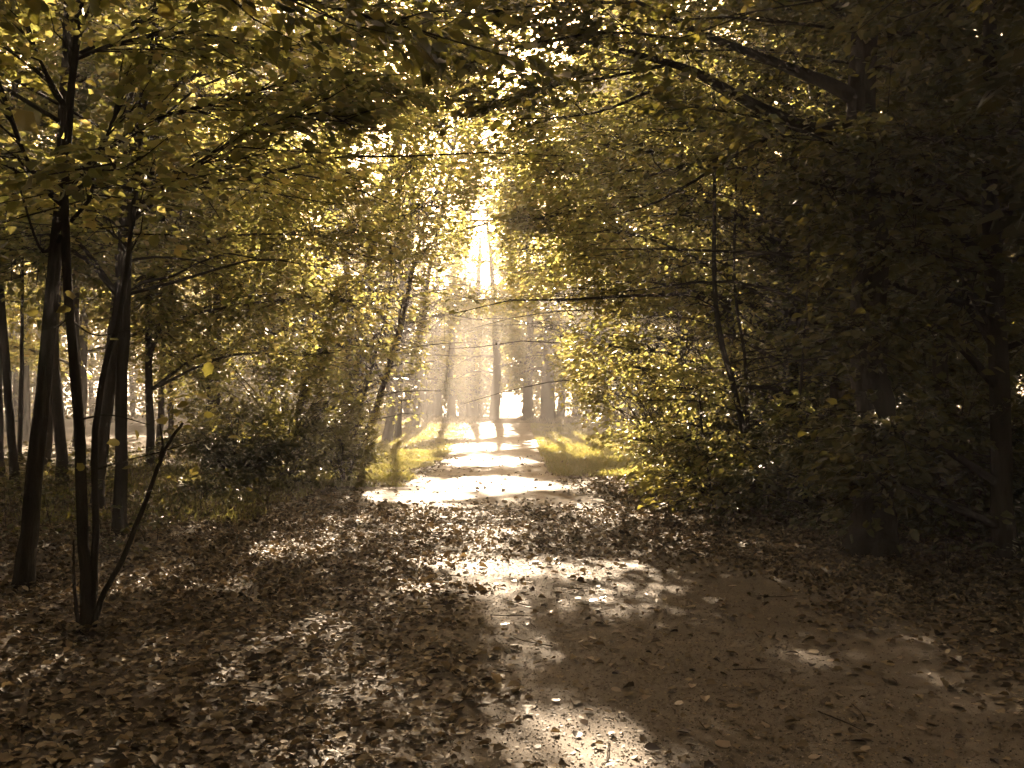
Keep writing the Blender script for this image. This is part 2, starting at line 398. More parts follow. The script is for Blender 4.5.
def shrub(name, x, y, H, R, label, cat='bush', group=None, seed=0, nst=14, ns=18, nleaf=18, size=.07, leaf=None, lod=1, lean=(0, 0), wide=1.0, deep=1.0, tilt=.5, nshow=6, spl=.4, start=.12):
    global FRONT
    was, FRONT = FRONT, False
    rng = np.random.default_rng(5000 + seed)
    b = base_at(x, y); root = empty(name, b, label, cat, group)
    mb = MB()
    for i in range(nst):
        a = i * 2.4 + rng.normal(0, .3); rad = R * (.25 + .75 * math.sqrt((i + .5) / nst))
        top = b + np.array([math.cos(a) * rad * wide + lean[0], math.sin(a) * rad * deep + lean[1], H * (.55 + .5 * rng.random()) * (1 - .35 * (rad / R) ** 2)])
        mid = b + (top - b) * .45 + np.array([0, 0, H * .12]); mid[:2] += rng.normal(0, .06 * R, 2)
        p0 = b + np.array([math.cos(a) * .08, math.sin(a) * .08, 0])
        C = spline([p0, mid, top], 8); rr = np.linspace(.022, .005, 8)
        if i < nshow:
            bb = MB(); tube(bb, C, rr, 5); bb.build('stem', [M_BARK3], root, origin=b)
        else: tube(mb, C, rr, 4, 1)
        leafy_limb(mb, C, H, ns, nleaf, size, rng, lod, start, True, spl, tilt, 2.6)
    mb.build('foliage', [leaf or M_LEAF, M_BARK3], root, origin=b)
    FRONT = was
    return root

def tw(x, y):                      # towards the path
    return (float(path_x(y)) - x, 0.0)

# ================================================================== SETTING
ys = np.concatenate([np.linspace(-60, -6, 10), np.arange(-5, 26, .5), np.arange(26, 62, 1.0), np.linspace(64, 120, 20), np.linspace(140, 480, 12)])
xs = np.concatenate([np.linspace(-420, -60, 10), np.linspace(-50, -16, 14), np.arange(-15, 15.01, .5), np.linspace(16, 50, 14), np.linspace(60, 420, 10)])
X, Y = np.meshgrid(xs, ys); Z = terrain(X, Y)
nx = len(xs)
i, j = np.meshgrid(np.arange(len(ys) - 1), np.arange(nx - 1), indexing='ij')
Q = np.stack([i * nx + j, i * nx + j + 1, (i + 1) * nx + j + 1, (i + 1) * nx + j], -1).reshape(-1, 4)
mb = MB(); mb.add(np.stack([X, Y, Z], -1).reshape(-1, 3), Q)
o = mb.build('ground', [M_SOIL]); o['kind'] = 'structure'

py = ys[(ys >= -5) & (ys <= 51)]
u = np.linspace(-1, 1, 13)
hw = 2.05 + .12 * np.sin(py * 1.1) + .08 * np.sin(py * 2.7)
PXg = path_x(py)[:, None] + u[None] * hw[:, None]
PZ = terrain(path_x(py), py)[:, None] + .006 + .0 * u[None] + .012 * (1 - u[None] ** 2)
n = len(u); i, j = np.meshgrid(np.arange(len(py) - 1), np.arange(n - 1), indexing='ij')
Q = np.stack([i * n + j, i * n + j + 1, (i + 1) * n + j + 1, (i + 1) * n + j], -1).reshape(-1, 4)
mb = MB(); mb.add(np.stack([PXg, np.repeat(py[:, None], n, 1), PZ], -1).reshape(-1, 3), Q)
o = mb.build('path', [M_PATH]); o['kind'] = 'structure'

def path_top(x, y):
    q = (x - path_x(y)) / 2.05
    return terrain(path_x(y), y) + .006 + .012 * np.maximum(0, 1 - q ** 2)
def surface(x, y):
    q = np.abs(x - path_x(y)) < 1.95
    return np.where(q & (y < 50), path_top(x, y), terrain(x, y) + .002)

# leaf litter: thick under the trees, thin on the trodden middle of the path
def litter(n, y0, y1, x0, x1, lod, size, seed):
    rng = np.random.default_rng(seed)
    a = rng.random(n); y = y0 + (y1 - y0) * a; x = x0 + (x1 - x0) * rng.random(n)
    off = x - path_x(y)
    # bare strip: leaves reach over the left edge, the middle and right stay clearer close by
    edge = wob(y * .9, off * .8) * .35
    mid = np.exp(-((y - 16.5) / 2.2) ** 2)
    bare = sstep(1.75 + .5 * mid, 1.0 + .5 * mid, np.abs(off - .12 + .35 * mid) + edge) * (1 - .75 * sstep(8.6, 10.5, y) * sstep(15.5, 13.2, y))
    clump = .5 + .5 * wob(x * 1.3, y * 1.1)
    p = (1 - .955 * bare) * (.45 + .65 * clump)
    k = rng.random(n) < p
    x, y = x[k], y[k]; m = len(x)
    z = surface(x, y) + .004 + .018 * rng.random(m) ** 2
    D = np.stack([rng.normal(0, 1, m), rng.normal(0, 1, m), rng.normal(.02, .13, m)], -1)
    N = UP + rng.normal(0, .2, (m, 3)) * (.5 + 1.6 * rng.random((m, 1)) ** 3)
    return np.stack([x, y, z], -1), D, N, size * np.clip(np.exp(rng.normal(-.1, .42, m)), .3, 2.0), lod, rng
mb = MB()
for args in ((46000, 3.4, 7.5, -4.2, 4.6, 2, .040, 1), (110000, 7.5, 14, -7.5, 7.5, 1, .044, 2), (80000, 14, 27, -9, 8, 1, .052, 3), (30000, 27, 56, -9, 9, 0, .08, 4)):
    P, D, N, L, lod, rng = litter(*args)
    leaves(mb, P, D, N, L, 0, lod, rng, .35)
rng = np.random.default_rng(19)
n = 15000; y = 3.5 + 10 * rng.random(n) ** 1.5; x = path_x(y) + rng.normal(.1, .9, n)                      # crumbled bits on the bare path
P = np.stack([x, y, surface(x, y) + .003], -1)
leaves(mb, P, rng.normal(0, 1, (n, 3)) * [1, 1, .06], UP + rng.normal(0, .12, (n, 3)), .008 + .02 * rng.random(n) ** 2, 0, 0, rng, .2)
for px, pyb, r in [(24, 590, .12), (88, 636, .09), (120, 541, .1), (872, 556, .3), (757, 512, .1), (97, 512, .1), (943, 528, .14)]:   # leaves banked against the trunks
    bx, by = at(px, pyb); n = int(160 + 900 * r); a = rng.random(n) * 6.28; q = r * .9 + .34 * rng.random(n) ** 1.6
    x, y = bx + np.cos(a) * q, by + np.sin(a) * q
    P = np.stack([x, y, surface(x, y) + .005 + .075 * np.exp(-(q - r) / .12) * rng.random(n)], -1)
    leaves(mb, P, rng.normal(0, 1, (n, 3)) * [1, 1, .25], UP + rng.normal(0, .4, (n, 3)), .03 + .035 * rng.random(n), 0, 2, rng, .35)
rng = np.random.default_rng(9)
for q in range(170):                                                   # dead twigs among the leaves
    y = 3.6 + 14 * rng.random() ** 1.5; x = float(path_x(y)) + rng.normal(-1.2, 2.2); a = rng.random() * 6.28; ln = .06 + .28 * rng.random() ** 2
    p = np.array([x, y, float(surface(np.array(x), np.array(y))) + .012]); e = p + [ln * math.cos(a), ln * math.sin(a), .01 * rng.random()]
    tube(mb, [p, .5 * (p + e) + rng.normal(0, .06, 3) * ln * [1, 1, .2], e], [.0035, .003, .0015], 4, 1)
o = mb.build('leaf_litter', [M_DRY, M_BARK2]); o['kind'] = 'stuff'; o['label'] = 'brown dry leaf litter covering the woodland floor and path edges'

# grit on the trodden path
rng = np.random.default_rng(55); n = 34000
gy = 3.5 + 9 * rng.random(n) ** 1.4; gx = path_x(gy) + rng.normal(0, .9, n); q = np.abs(gx - path_x(gy)) < 1.9; gx, gy = gx[q], gy[q]; n = len(gx)
s = .0018 + .003 * rng.random((n, 1, 1)) ** 2.5
cube = np.array([[-1, -1, -.6], [1, -1, -.6], [1, 1, -.6], [-1, 1, -.6], [-.6, -.6, .7], [.6, -.6, .7], [.6, .6, .7], [-.6, .6, .7]], float)
an = rng.random(n) * 6.28; ca, sa = np.cos(an)[:, None], np.sin(an)[:, None]
V = cube[None] * (.7 + .6 * rng.random((n, 8, 1))) * s * np.array([1.2, .9, .8]) * (.7 + .6 * rng.random((n, 1, 3)))
V = np.stack([V[..., 0] * ca - V[..., 1] * sa, V[..., 0] * sa + V[..., 1] * ca, V[..., 2]], -1) + np.stack([gx, gy, path_top(gx, gy) + .002], -1)[:, None]
mb = MB(); mb.add(V.reshape(-1, 3), (np.arange(n)[:, None, None] * 8 + np.array([[4, 5, 6, 7], [0, 1, 5, 4], [1, 2, 6, 5], [2, 3, 7, 6], [3, 0, 4, 7]])[None]).reshape(-1, 4))
M_GRIT = leaf_mat('grit', [(0, (.08, .063, .045)), (.5, (.17, .135, .1)), (1, (.4, .34, .27))], [(0, (0, 0, 0)), (1, (0, 0, 0))], 0.0, .7, .3)
o = mb.build('gravel', [M_GRIT], smooth=False); o['kind'] = 'stuff'; o['label'] = 'small grit and stones on the trodden sandy path'

# single fallen leaves lying on the bare part of the path
kinds = [('pale tan dry leaf lying on the bare sandy path', M_DRYPALE, 1), ('dark brown curled dead leaf lying on the bare sandy path', M_DRYDARK, 2), ('mid brown dry leaf lying on the bare sandy path', M_DRY, 2)]
protos = []
rng = np.random.default_rng(77)
for kd, (lb, mt, _) in enumerate(kinds):
    for q in range(5):
        mb = MB(); L = .055 + .025 * rng.random()
        leaves(mb, np.array([[-L * .45, 0, .006]]), np.array([[1., .1, .06]]), np.array([[rng.normal(0, .2), rng.normal(0, .2), 1.]]), np.array([L]), 0, 2, rng, .34 if kd else .22)
        me = mb
        protos.append((kd, me))
built = [None] * len(protos); placed = 0; tries = 0
pts = []
while placed < 290 and tries < 6000:
    tries += 1
    yy = 4.05 + 5.4 * rng.random() ** 1.25; off = rng.normal(.12, .8)
    if abs(off) > 1.55: continue
    xx = float(path_x(yy)) + off
    px = CX + xx / yy * F
    if px > 1020 or px < 330: continue
    if any((xx - a) ** 2 + (yy - c) ** 2 < .006 for a, c in pts): continue
    pts.append((xx, yy)); w = int(rng.integers(len(protos))); kd = protos[w][0]
    if built[w] is None:
        o = protos[w][1].build('fallen_leaf', [kinds[kd][1]]); built[w] = o
    else:
        o = built[w].copy(); COL.objects.link(o)
    o.location = (xx, yy, float(path_top(xx, yy)) + .002); o.rotation_euler = (rng.normal(0, .09), rng.normal(0, .09), rng.random() * 6.28)
    s = .6 + .45 * rng.random(); o.scale = (s, s, s)
    o['label'] = kinds[kd][0]; o['category'] = 'leaf'; o['group'] = ['pale fallen leaves on the path', 'dark fallen leaves on the path', 'brown fallen leaves on the path'][kd]
    placed += 1

# grass on the verges, low green under the trees
def grass(name, label, polys, n, h, seed, m=M_GRASS, lean=.35):
    rng = np.random.default_rng(seed); mb = MB()
    for (x0, x1, y0, y1, wgt) in polys:
        k = int(n * wgt)
        y = y0 + (y1 - y0) * rng.random(k); x = x0 + (x1 - x0) * rng.random(k)
        c = wob(x * .9, y * .6) + rng.normal(0, .3, k) > -.15
        c &= np.abs(x - path_x(y)) > 1.45 + .3 * wob(y, x)
        x, y = x[c], y[c]; q = len(x)
        b = np.stack([x, y, terrain(x, y)], -1)
        hh = h * (.4 + .8 * rng.random(q))[:, None]
        ld = np.stack([rng.normal(0, lean, q), rng.normal(0, lean, q), np.zeros(q)], -1)
        sd = rng.normal(0, 1, (q, 3)); sd[:, 2] = 0; sd = nrm(sd) * .006
        V = np.stack([b - sd, b + sd, b + UP * hh * .6 + ld * hh * .4 + sd * .7, b + UP * hh + ld * hh], 1)
        mb.add(V.reshape(-1, 3), np.arange(q)[:, None] * 4 + np.array([[0, 1, 2, 3]]))
    o = mb.build(name, [m]); o['kind'] = 'stuff'; o['label'] = label
grass('grass', 'yellow green grass verge lit by sun on the left of the path', [(-4.6, -1.75, 17.5, 30, .5), (-9, -2.0, 28, 50, .5)], 90000, .11, 21)
grass('grass', 'yellow green grass verge lit by sun on the right of the path', [(.8, 4.6, 20, 34, .55), (.9, 8, 32, 50, .45)], 90000, .13, 22)
grass('grass', 'sparse low grass under the trees left of the path', [(-9, -3.2, 12, 24, 1)], 22000, .10, 23)
grass('grass', 'pale tall grass along the far end of the clearing', [(-16, 18, 50, 60, 1)], 30000, .22, 24, M_STRAW)

def undergrowth(label, n, box, seed, hmax=.55, size=.07, m=M_LEAF2):
    rng = np.random.default_rng(seed); mb = MB()
    x0, x1, y0, y1 = box
    x = x0 + (x1 - x0) * rng.random(n); y = y0 + (y1 - y0) * rng.random(n)
    k = (wob(x * .8, y * .7) > -.2) & (np.abs(x - path_x(y)) > 2.9); x, y = x[k], y[k]; n = len(x)
    h = hmax * (.2 + .8 * rng.random(n) ** 1.5)
    b = np.stack([x, y, terrain(x, y)], -1)
    for q in range(n):
        t = b[q] + np.array([rng.normal(0, .12), rng.normal(0, .12), h[q]])
        tube(mb, [b[q], .5 * (b[q] + t), t], [.005, .004, .002], 3, 1)
    a = rng.random(n) * 6.28
    D = np.stack([np.cos(a), np.sin(a), np.zeros(n)], -1)
    for s in (0, 2.1, 4.2):
        D = np.stack([np.cos(a + s), np.sin(a + s), .1 + 0 * a], -1)
        sprays(mb, b + UP * (h * (.6 + .13 * s / 1.4))[:, None], D, .16 + .18 * rng.random(n), 7, size, rng, 1, .4)
    o = mb.build('undergrowth', [m, M_BARK3]); o['kind'] = 'stuff'; o['label'] = label
undergrowth('low leafy plants growing on the floor of the left wood', 900, (-12, -3.6, 9.5, 24), 31)
undergrowth('low dark plants growing on the floor of the right wood', 900, (3.2, 11, 8.5, 22), 32, .6)

REG = []
# ================================================================== TREES, LEFT SIDE
# the many-stemmed sapling in front
rng = np.random.default_rng(3)
d0 = 6.4; bx, by = at(88, 636)
b = base_at(bx, by); sap = empty('sapling', b, 'slender sapling splitting into thin dark stems at its foot, nearest tree on the left', 'tree')
stems = [
    ([(88, 640, 6.4), (88, 600, 6.4), (80, 450, 6.4), (70, 310, 6.4), (63, 200, 6.4), (70, 80, 6.4), (77, -20, 6.4), (84, -160, 6.5)], .040, .016, 'trunk'),
    ([(91, 640, 6.4), (95, 590, 6.42), (97, 520, 6.45), (95, 440, 6.5), (104, 370, 6.6), (122, 300, 6.7), (135, 180, 6.9), (150, 40, 7.1), (158, -120, 7.3)], .026, .010, 'stem'),
    ([(91, 628, 6.4), (103, 598, 6.38), (124, 558, 6.36), (146, 502, 6.34), (160, 462, 6.33), (172, 438, 6.33), (183, 423, 6.32)], .021, .008, 'stem'),
    ([(83, 640, 6.4), (77, 600, 6.38), (75, 565, 6.37), (75, 540, 6.37)], .014, .006, 'shoot')]
paths = []
for cp, r0, r1, nm in stems:
    P = [pt(*c) for c in cp]; P[0][2] = b[2] - .02
    o, C = trunk_mesh(sap, P, r0, r1, rng, 9, 34, nm, M_BARK, .5 if nm == 'trunk' else .1, .05); paths.append(C)
# side branches of the sapling
for cp, r0 in [([(62, 205, 6.4), (45, 190, 6.35), (25, 160, 6.3), (2, 95, 6.2), (-20, 40, 6.1)], .02), ([(60, 225, 6.4), (40, 250, 6.3), (10, 160, 6.2)], .014),
               ([(64, 195, 6.4), (85, 180, 6.45), (105, 135, 6.5), (118, 90, 6.55)], .018), ([(66, 110, 6.4), (50, 90, 6.4), (38, 60, 6.4), (25, 20, 6.4)], .012),
               ([(160, 460, 6.33), (163, 445, 6.33), (160, 424, 6.35)], .012),
               ([(78, 420, 6.4), (110, 415, 6.3), (150, 425, 6.2)], .007), ([(70, 310, 6.4), (60, 325, 6.3), (40, 330, 6.2)], .007),
               ([(96, 470, 6.5), (120, 462, 6.4), (160, 452, 6.3), (200, 440, 6.2)], .007), ([(70, 320, 6.4), (95, 335, 6.35), (130, 330, 6.3)], .007)]:
    C = spline([pt(*c) for c in cp], 12); bb = MB(); tube(bb, C, np.linspace(r0, r0 * .35, 12), 6, 0, .05, rng); bb.build('branch', [M_BARK], sap, origin=b)
mb = MB()
for cp, ln, ns, nf in [([(62, 205, 6.4), (25, 160, 6.3), (-10, 70, 6.2)], .9, 16, 16), ([(64, 195, 6.4), (105, 135, 6.5), (118, 90, 6.55)], .7, 16, 16), ([(68, 120, 6.4), (75, 0, 6.4), (84, -160, 6.5)], 1.4, 26, 18),
                       ([(122, 300, 6.7), (135, 180, 6.9), (150, 40, 7.1)], 1.3, 22, 16), ([(66, 110, 6.4), (38, 60, 6.4), (20, 10, 6.4)], .8, 14, 16),
                       ([(66, 60, 6.4), (120, 40, 6.6), (200, 30, 6.8), (290, 60, 7.0)], 1.5, 30, 18), ([(130, 210, 6.9), (200, 160, 7.0), (270, 120, 7.2), (340, 110, 7.4)], 1.6, 34, 20),
                       ([(140, 120, 7), (220, 100, 7.3), (320, 75, 7.6), (400, 90, 8.0)], 1.8, 36, 20)]:
    C = spline([pt(*c) for c in cp], 9); tube(mb, C, np.linspace(.016, .005, 9), 5, 1)
    leafy_limb(mb, C, ln, ns, nf, .075, rng, 2, .15, True, .5, .4)
# the few large pale leaves low on the sapling
for (px, py_, dd, sz) in [(70, 308, 6.3, .10), (68, 290, 6.3, .09), (38, 312, 6.2, .08), (210, 362, 6.1, .10), (196, 396, 6.1, .09), (205, 412, 6.2, .07), (188, 405, 6.2, .08), (176, 398, 6.3, .09), (170, 414, 6.2, .08),
                       (120, 442, 6.1, .09), (193, 428, 6.2, .07), (228, 438, 6.2, .08), (132, 466, 6.2, .06), (200, 468, 6.2, .06), (190, 470, 6.2, .06), (182, 410, 6.3, .08), (160, 418, 6.2, .09), (135, 430, 6.1, .07),
                       (110, 340, 6.3, .06), (148, 305, 6.4, .07), (180, 402, 6.3, .07), (172, 406, 6.25, .08), (186, 415, 6.25, .06), (205, 445, 6.2, .06), (84, 470, 6.3, .06), (90, 466, 6.3, .05)]:
    p = pt(px, py_, dd)
    leaves(mb, p[None], rng.normal(0, 1, (1, 3)) * [1, .6, .5] + [.3, 0, -.2], UP[None] * .8 + rng.normal(0, .5, (1, 3)) + [0, -.3, 0], np.array([sz]), 2, 2, rng)
mb.build('crown', [M_LEAF, M_BARK, M_YLEAF], sap, origin=b)

WL = 'trees in the left wood'
def by_px(label, px, pyb, wpx, H, topx=None, cat='tree', name='tree', group=WL, **kw):
    x, y = at(px, pyb)
    lean = (0, 0)
    if topx is not None: lean = ((topx[0] - px) / max(1, (pyb - topx[1])) * H, 0)
    return tree(name, x, y, H, wpx * y / F / 2, label, cat, group, lean, toward=tw(x, y), **kw)

by_px('stout dark trunk left of the many-stemmed sapling, leaning a little to the right', 24, 590, 17, 10, (50, 180), seed=1, z0=2.9, R=4.0, nl=20, ns=18, nleaf=18, size=.085, lod=2, tbias=.35, bark=M_BARK, branches=4)
by_px('straight slim trunk standing just behind and right of the many-stemmed sapling', 120, 541, 13, 11, (135, 160), seed=2, z0=2.7, R=4.2, nl=22, ns=18, nleaf=18, size=.085, tbias=.6, branches=3)
by_px('thin trunk leaning right, half hidden behind the many-stemmed sapling', 97, 512, 12, 9, (118, 330), seed=3, z0=2.8, R=3.2, nl=14, tbias=.3, bark=M_BARK)
by_px('slim dark trunk at the far left edge of the wood, forking low', 16, 495, 9, 9, (4, 330), seed=4, z0=3.0, R=3.2, nl=14, branches=2)
by_px('very thin dark pole trunk just right of the left picture edge', 20, 480, 5, 8, (24, 330), seed=5, z0=3.0, R=2.4, nl=10, bark=M_BARK)
by_px('brown trunk seen between the stout left trunk and the sapling', 44, 478, 13, 12, (54, 300), seed=6, z0=4, R=3.5, nl=16, bark=M_BARK2)
by_px('pale brown trunk right behind the front stem of the sapling', 63, 492, 11, 11, (60, 300), seed=7, z0=3.8, R=3.0, nl=14, bark=M_BARK2)
by_px('smooth pale trunk in the left wood with bright field on both sides', 82, 476, 10, 12, (80, 300), seed=8, z0=4.2, R=3.4, nl=16, bark=M_BARK2)
by_px('brownish trunk tilted right, behind the forked sapling stem', 93, 486, 8, 10, (106, 340), seed=9, z0=3.6, R=3, nl=14, bark=M_BARK2)
by_px('mid distance trunk with small leafy shoots, right of the slim straight trunk', 151, 478, 8, 12, (153, 320), seed=10, z0=3.6, R=3.6, nl=18, tbias=.4)
by_px('first of two close dark trunks in the left wood, slightly thicker', 160, 465, 7, 12, (163, 330), seed=11, z0=4, R=3.4, nl=16, size=.11)
by_px('second of two close dark trunks in the left wood, nearer the bush', 172, 462, 6, 12, (172, 330), seed=12, z0=4, R=3.4, nl=16, size=.11)
by_px('thin upright trunk behind the left end of the big bush', 207, 466, 5, 10, (208, 320), seed=13, z0=3.2, R=3.2, nl=16, tbias=.4, size=.10)
by_px('hazy upright trunk rising behind the big bush on the left', 272, 455, 9, 14, (276, 230), seed=14, z0=3.4, R=4.2, nl=24, ns=18, tbias=.55, size=.11, bark=M_BARK2)
by_px('dark leaning trunk with bare lower branches behind the big bush', 296, 458, 9, 11, (326, 260), seed=15, z0=2.8, R=3.6, nl=20, ns=16, tbias=.45, size=.11, branches=3)
by_px('straight hazy trunk between the big bush and the leaning path-side tree', 322, 452, 8, 13, (322, 260), seed=16, z0=4, R=4.2, nl=22, ns=18, tbias=.5, size=.11, bark=M_BARK2)
by_px('leafy young tree leaning out towards the path at the left verge', 357, 462, 7, 8.5, (408, 290), seed=17, z0=.9, R=2.2, nl=26, ns=16, nleaf=20, size=.09, tbias=.25)
by_px('thin leaning stem leafing low beside the leaning path-side tree', 346, 468, 4, 6, (376, 330), seed=18, z0=.9, R=1.6, nl=16, ns=14, size=.09, tbias=.1)
by_px('hazy far trunk at the left side of the path tunnel', 390, 434, 8, 13, (392, 250), seed=19, z0=2.5, R=4.2, nl=26, ns=18, tbias=.35, size=.13, bark=M_BARK2)
tree('tree', -7.2, 24, 13, .13, 'tall leafy tree over the left wood with yellow lit crown behind the bush', 'tree', WL, toward=(1, 0), tbias=.5, seed=20, z0=4.5, R=5, nl=38, ns=20, nleaf=20, size=.11)
tree('tree', -5.2, 31, 14, .14, 'tall tree with bright yellow green crown reaching over the left verge', 'tree', WL, toward=(1, 0), tbias=.55, seed=21, z0=3.8, R=4.6, nl=38, ns=20, nleaf=20, size=.12)
tree('tree', -9.5, 18.5, 12, .12, 'broad shaded tree deep in the left wood with wide flat branches', 'tree', WL, toward=(1, 0), tbias=.35, seed=22, z0=4.0, R=4.6, nl=38, ns=20, size=.11)
tree('tree', -4.7, 41, 13, .15, 'misty leafy tree on the left where the wood meets the clearing', 'tree', WL, toward=(1, 0), tbias=.4, seed=23, z0=2.6, R=4.4, nl=26, ns=18, size=.14, lod=0)

shrub('bush', *at(288, 480), 2.9, 1.6, 'big loose bush on the left of the path, grey green and full', 'bush', 'bushes beside the path', seed=1, spl=.8, leaf=M_BUSH, nst=22, ns=15, nleaf=16, size=.08, wide=1.25, deep=.5, start=.25)
shrub('bush', *at(345, 484), 1.5, .9, 'smaller bush with light leaves at the foot of the leaning path-side tree', 'bush', 'bushes beside the path', seed=2, leaf=M_BUSH, spl=.55, nst=12, ns=14, nleaf=14, size=.07)
shrub('bush', *at(238, 488), 1.5, 1.0, 'low loose bush at the shaded left end of the big bush', 'bush', 'bushes beside the path', seed=3, nst=14, ns=16, nleaf=16, size=.075, leaf=M_LEAF2)
shrub('bush', -6.5, 23, 1.5, 1.5, 'dark bush under the trees behind the big left bush', 'bush', 'bushes beside the path', seed=4, nst=16, ns=18, size=.09, leaf=M_LEAF2)

# ================================================================== TREES, RIGHT SIDE
WR = 'trees in the right wood'
# the thick forked tree
rng = np.random.default_rng(8)
bx, by = at(872, 556); b = base_at(bx, by); big = empty('tree', b, 'thick black forked tree on the right with a heavy limb over the path', 'tree')
D9 = by
_, C = trunk_mesh(big, [b, pt(872, 400, D9), pt(868, 250, D9), pt(864, 110, D9), pt(872, -60, D9 + .2), pt(880, -330, D9 + .3)], .20, .09, rng, 14, 34, 'trunk', M_BARK, .5, .05)
mb = MB()
hero = [([(862, 120, D9), (815, 128, D9 - .05), (770, 110, D9 - .1), (735, 92, D9 - .15), (700, 72, D9 - .2), (672, 62, D9 - .3), (620, 48, D9 - .5)], .075, .026),
        ([(864, 100, D9), (830, 82, D9 + .1), (795, 68, D9 + .15), (760, 54, D9 + .2), (700, 30, D9 + .2), (640, 0, D9 + .2)], .08, .022),
        ([(790, 118, D9), (765, 138, D9 - .2), (735, 155, D9 - .4), (700, 160, D9 - .5), (650, 175, D9 - .6)], .028, .01),
        ([(868, 105, D9), (900, 130, D9 - .3), (950, 140, D9 - .8), (1020, 130, D9 - 1.4)], .04, .012),
        ([(866, 30, D9), (800, -30, D9 - .4), (700, -60, D9 - 1), (600, -60, D9 - 1.4)], .05, .015),
        ([(870, 0, D9), (930, -30, D9 - .8), (1000, -40, D9 - 2), (1060, -40, D9 - 3)], .05, .015)]
lp = []
for cp, r0, r1 in hero:
    C2 = spline([pt(*c) for c in cp], 18); bb = MB(); tube(bb, C2, np.linspace(r0, r1, 18), 8, 0, .06, rng); bb.build('limb', [M_BARK], big, origin=b); lp.append(C2)
for q, (ns, nf) in enumerate([(14, 18), (12, 18), (6, 14), (46, 20), (60, 22), (60, 22)]):
    leafy_limb(mb, lp[q], 2.2, ns, nf, .08, rng, 2, .3 if q < 3 else .1, True, .75, .42, 1.3)
for cp, ns in [([(672, 62, 9.4), (610, 75, 9.2), (550, 85, 9.0), (500, 100, 8.8)], 34), ([(700, 40, 9.6), (620, 30, 9.2), (540, 40, 8.9), (470, 60, 8.6)], 34), ([(640, 0, 9.6), (560, 0, 9.2), (480, 10, 8.8), (400, 20, 8.4)], 40),
               ([(650, 90, 9.3), (600, 110, 9.1), (545, 118, 9)], 10), ([(735, 155, 9.3), (660, 200, 9.4), (610, 215, 9.5)], 5)]:
    C2 = spline([pt(*c) for c in cp], 9); tube(mb, C2, np.linspace(.018, .005, 9), 5, 1)
    leafy_limb(mb, C2, 1.5, ns, 20, .08, rng, 2, .05, True, .55, .42, 1.3)
mb.build('crown', [M_LEAF2, M_BARK], big, origin=b)

# thin leaning stems in front of the right-hand bushes
def stem_tree(label, ctrl, r, seed, crown, leaf=None, group='thin young trees at the right edge of the path', H=None, lod=1, size=.08):
    rng = np.random.default_rng(300 + seed); P = [pt(*c) for c in ctrl]
    b = np.array([P[0][0], P[0][1], float(terrain(P[0][0], P[0][1])) - .03]); P[0] = b
    root = empty('young_tree', b, label, 'tree', group)
    _, C = trunk_mesh(root, P, r, r * .35, rng, 8, 26, 'trunk', M_BARK, .35)
    mb = MB()
    for (t0, t1, n, ln, ns, nf) in crown:
        for q in range(n):
            t = t0 + (t1 - t0) * (q + rng.random()) / n
            p0 = C[int(t * 25)]; a = rng.random() * 6.28
            L = limb_path(p0, [math.cos(a), math.sin(a), .3], ln * (.6 + .6 * rng.random()), rng, 0, .22)
            tube(mb, L, np.linspace(.012, .004, len(L)), 4, 1)
            leafy_limb(mb, L, ln, ns, nf, size, rng, lod, .15, True, .5, .45)
    mb.build('crown', [leaf or M_LEAF, M_BARK], root, origin=b)
stem_tree('thin dark stem curving as it rises in front of the lit bushes on the right', [(757, 512, 13.7), (748, 455, 13.7), (736, 395, 13.7), (720, 335, 13.7), (714, 265, 13.8), (716, 150, 14), (712, 20, 14.2)], .055, 1, [(.4, 1, 18, 1.8, 12, 16)], M_LEAF2)
stem_tree('second thin stem, nearly upright, right behind the curving stem', [(752, 506, 14.5), (748, 440, 14.5), (745, 360, 14.5), (735, 280, 14.5), (738, 160, 14.6), (745, 0, 14.7)], .035, 2, [(.35, 1, 18, 1.7, 12, 16)], M_LEAF2)
stem_tree('low young tree with pale round leaves lit in tiers, left of the curving stem', [(712, 500, 14.2), (708, 470, 14.1), (702, 430, 14), (700, 395, 14), (703, 360, 14)], .02, 3, [(.15, 1, 16, .7, 9, 12)], M_YLEAF, size=.085)
stem_tree('young tree with flat tiers of leaves in shade beside the thick forked trunk', [(806, 520, 12.7), (803, 460, 12.7), (800, 400, 12.7), (806, 320, 12.7), (812, 200, 12.8)], .03, 4, [(.1, 1, 20, 1.2, 12, 16)], M_LEAF2)

def right(label, px, pyb, wpx, H, topx=None, **kw):
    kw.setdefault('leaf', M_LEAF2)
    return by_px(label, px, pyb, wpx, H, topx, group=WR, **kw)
right('black upright trunk well right of the thick forked tree', 943, 528, 17, 11, (946, 270), seed=31, z0=2.4, R=4.5, nl=26, ns=20, nleaf=22, size=.09, tbias=.1, branches=2)
right('dark trunk just left of the thick forked tree, further into the wood', 838, 505, 16, 12, (836, 250), seed=32, z0=2.8, R=4.0, nl=24, ns=18, nleaf=20, size=.10, tbias=.2)
right('dark trunk between the curving stem and the thick forked tree', 787, 496, 17, 12, (785, 330), seed=33, z0=2.6, R=4.2, nl=26, ns=18, nleaf=20, size=.10, tbias=.5, leaf=M_LEAF)
right('slim dark trunk close to the right of the thick forked tree', 897, 520, 10, 10, (893, 250), seed=34, z0=2.0, R=3.4, nl=22, ns=18, nleaf=20, size=.09, tbias=.1)
right('shadowed trunk at the far right edge of the wood', 1005, 560, 22, 10, (1002, 300), seed=35, z0=1.9, R=4.4, nl=28, ns=20, nleaf=22, size=.09, tbias=.1, lod=1)
right('slender trunk in the gap left of the far right black trunk', 915, 492, 9, 11, (918, 300), seed=36, z0=2.6, R=3.8, nl=22, ns=18, nleaf=20, size=.10)
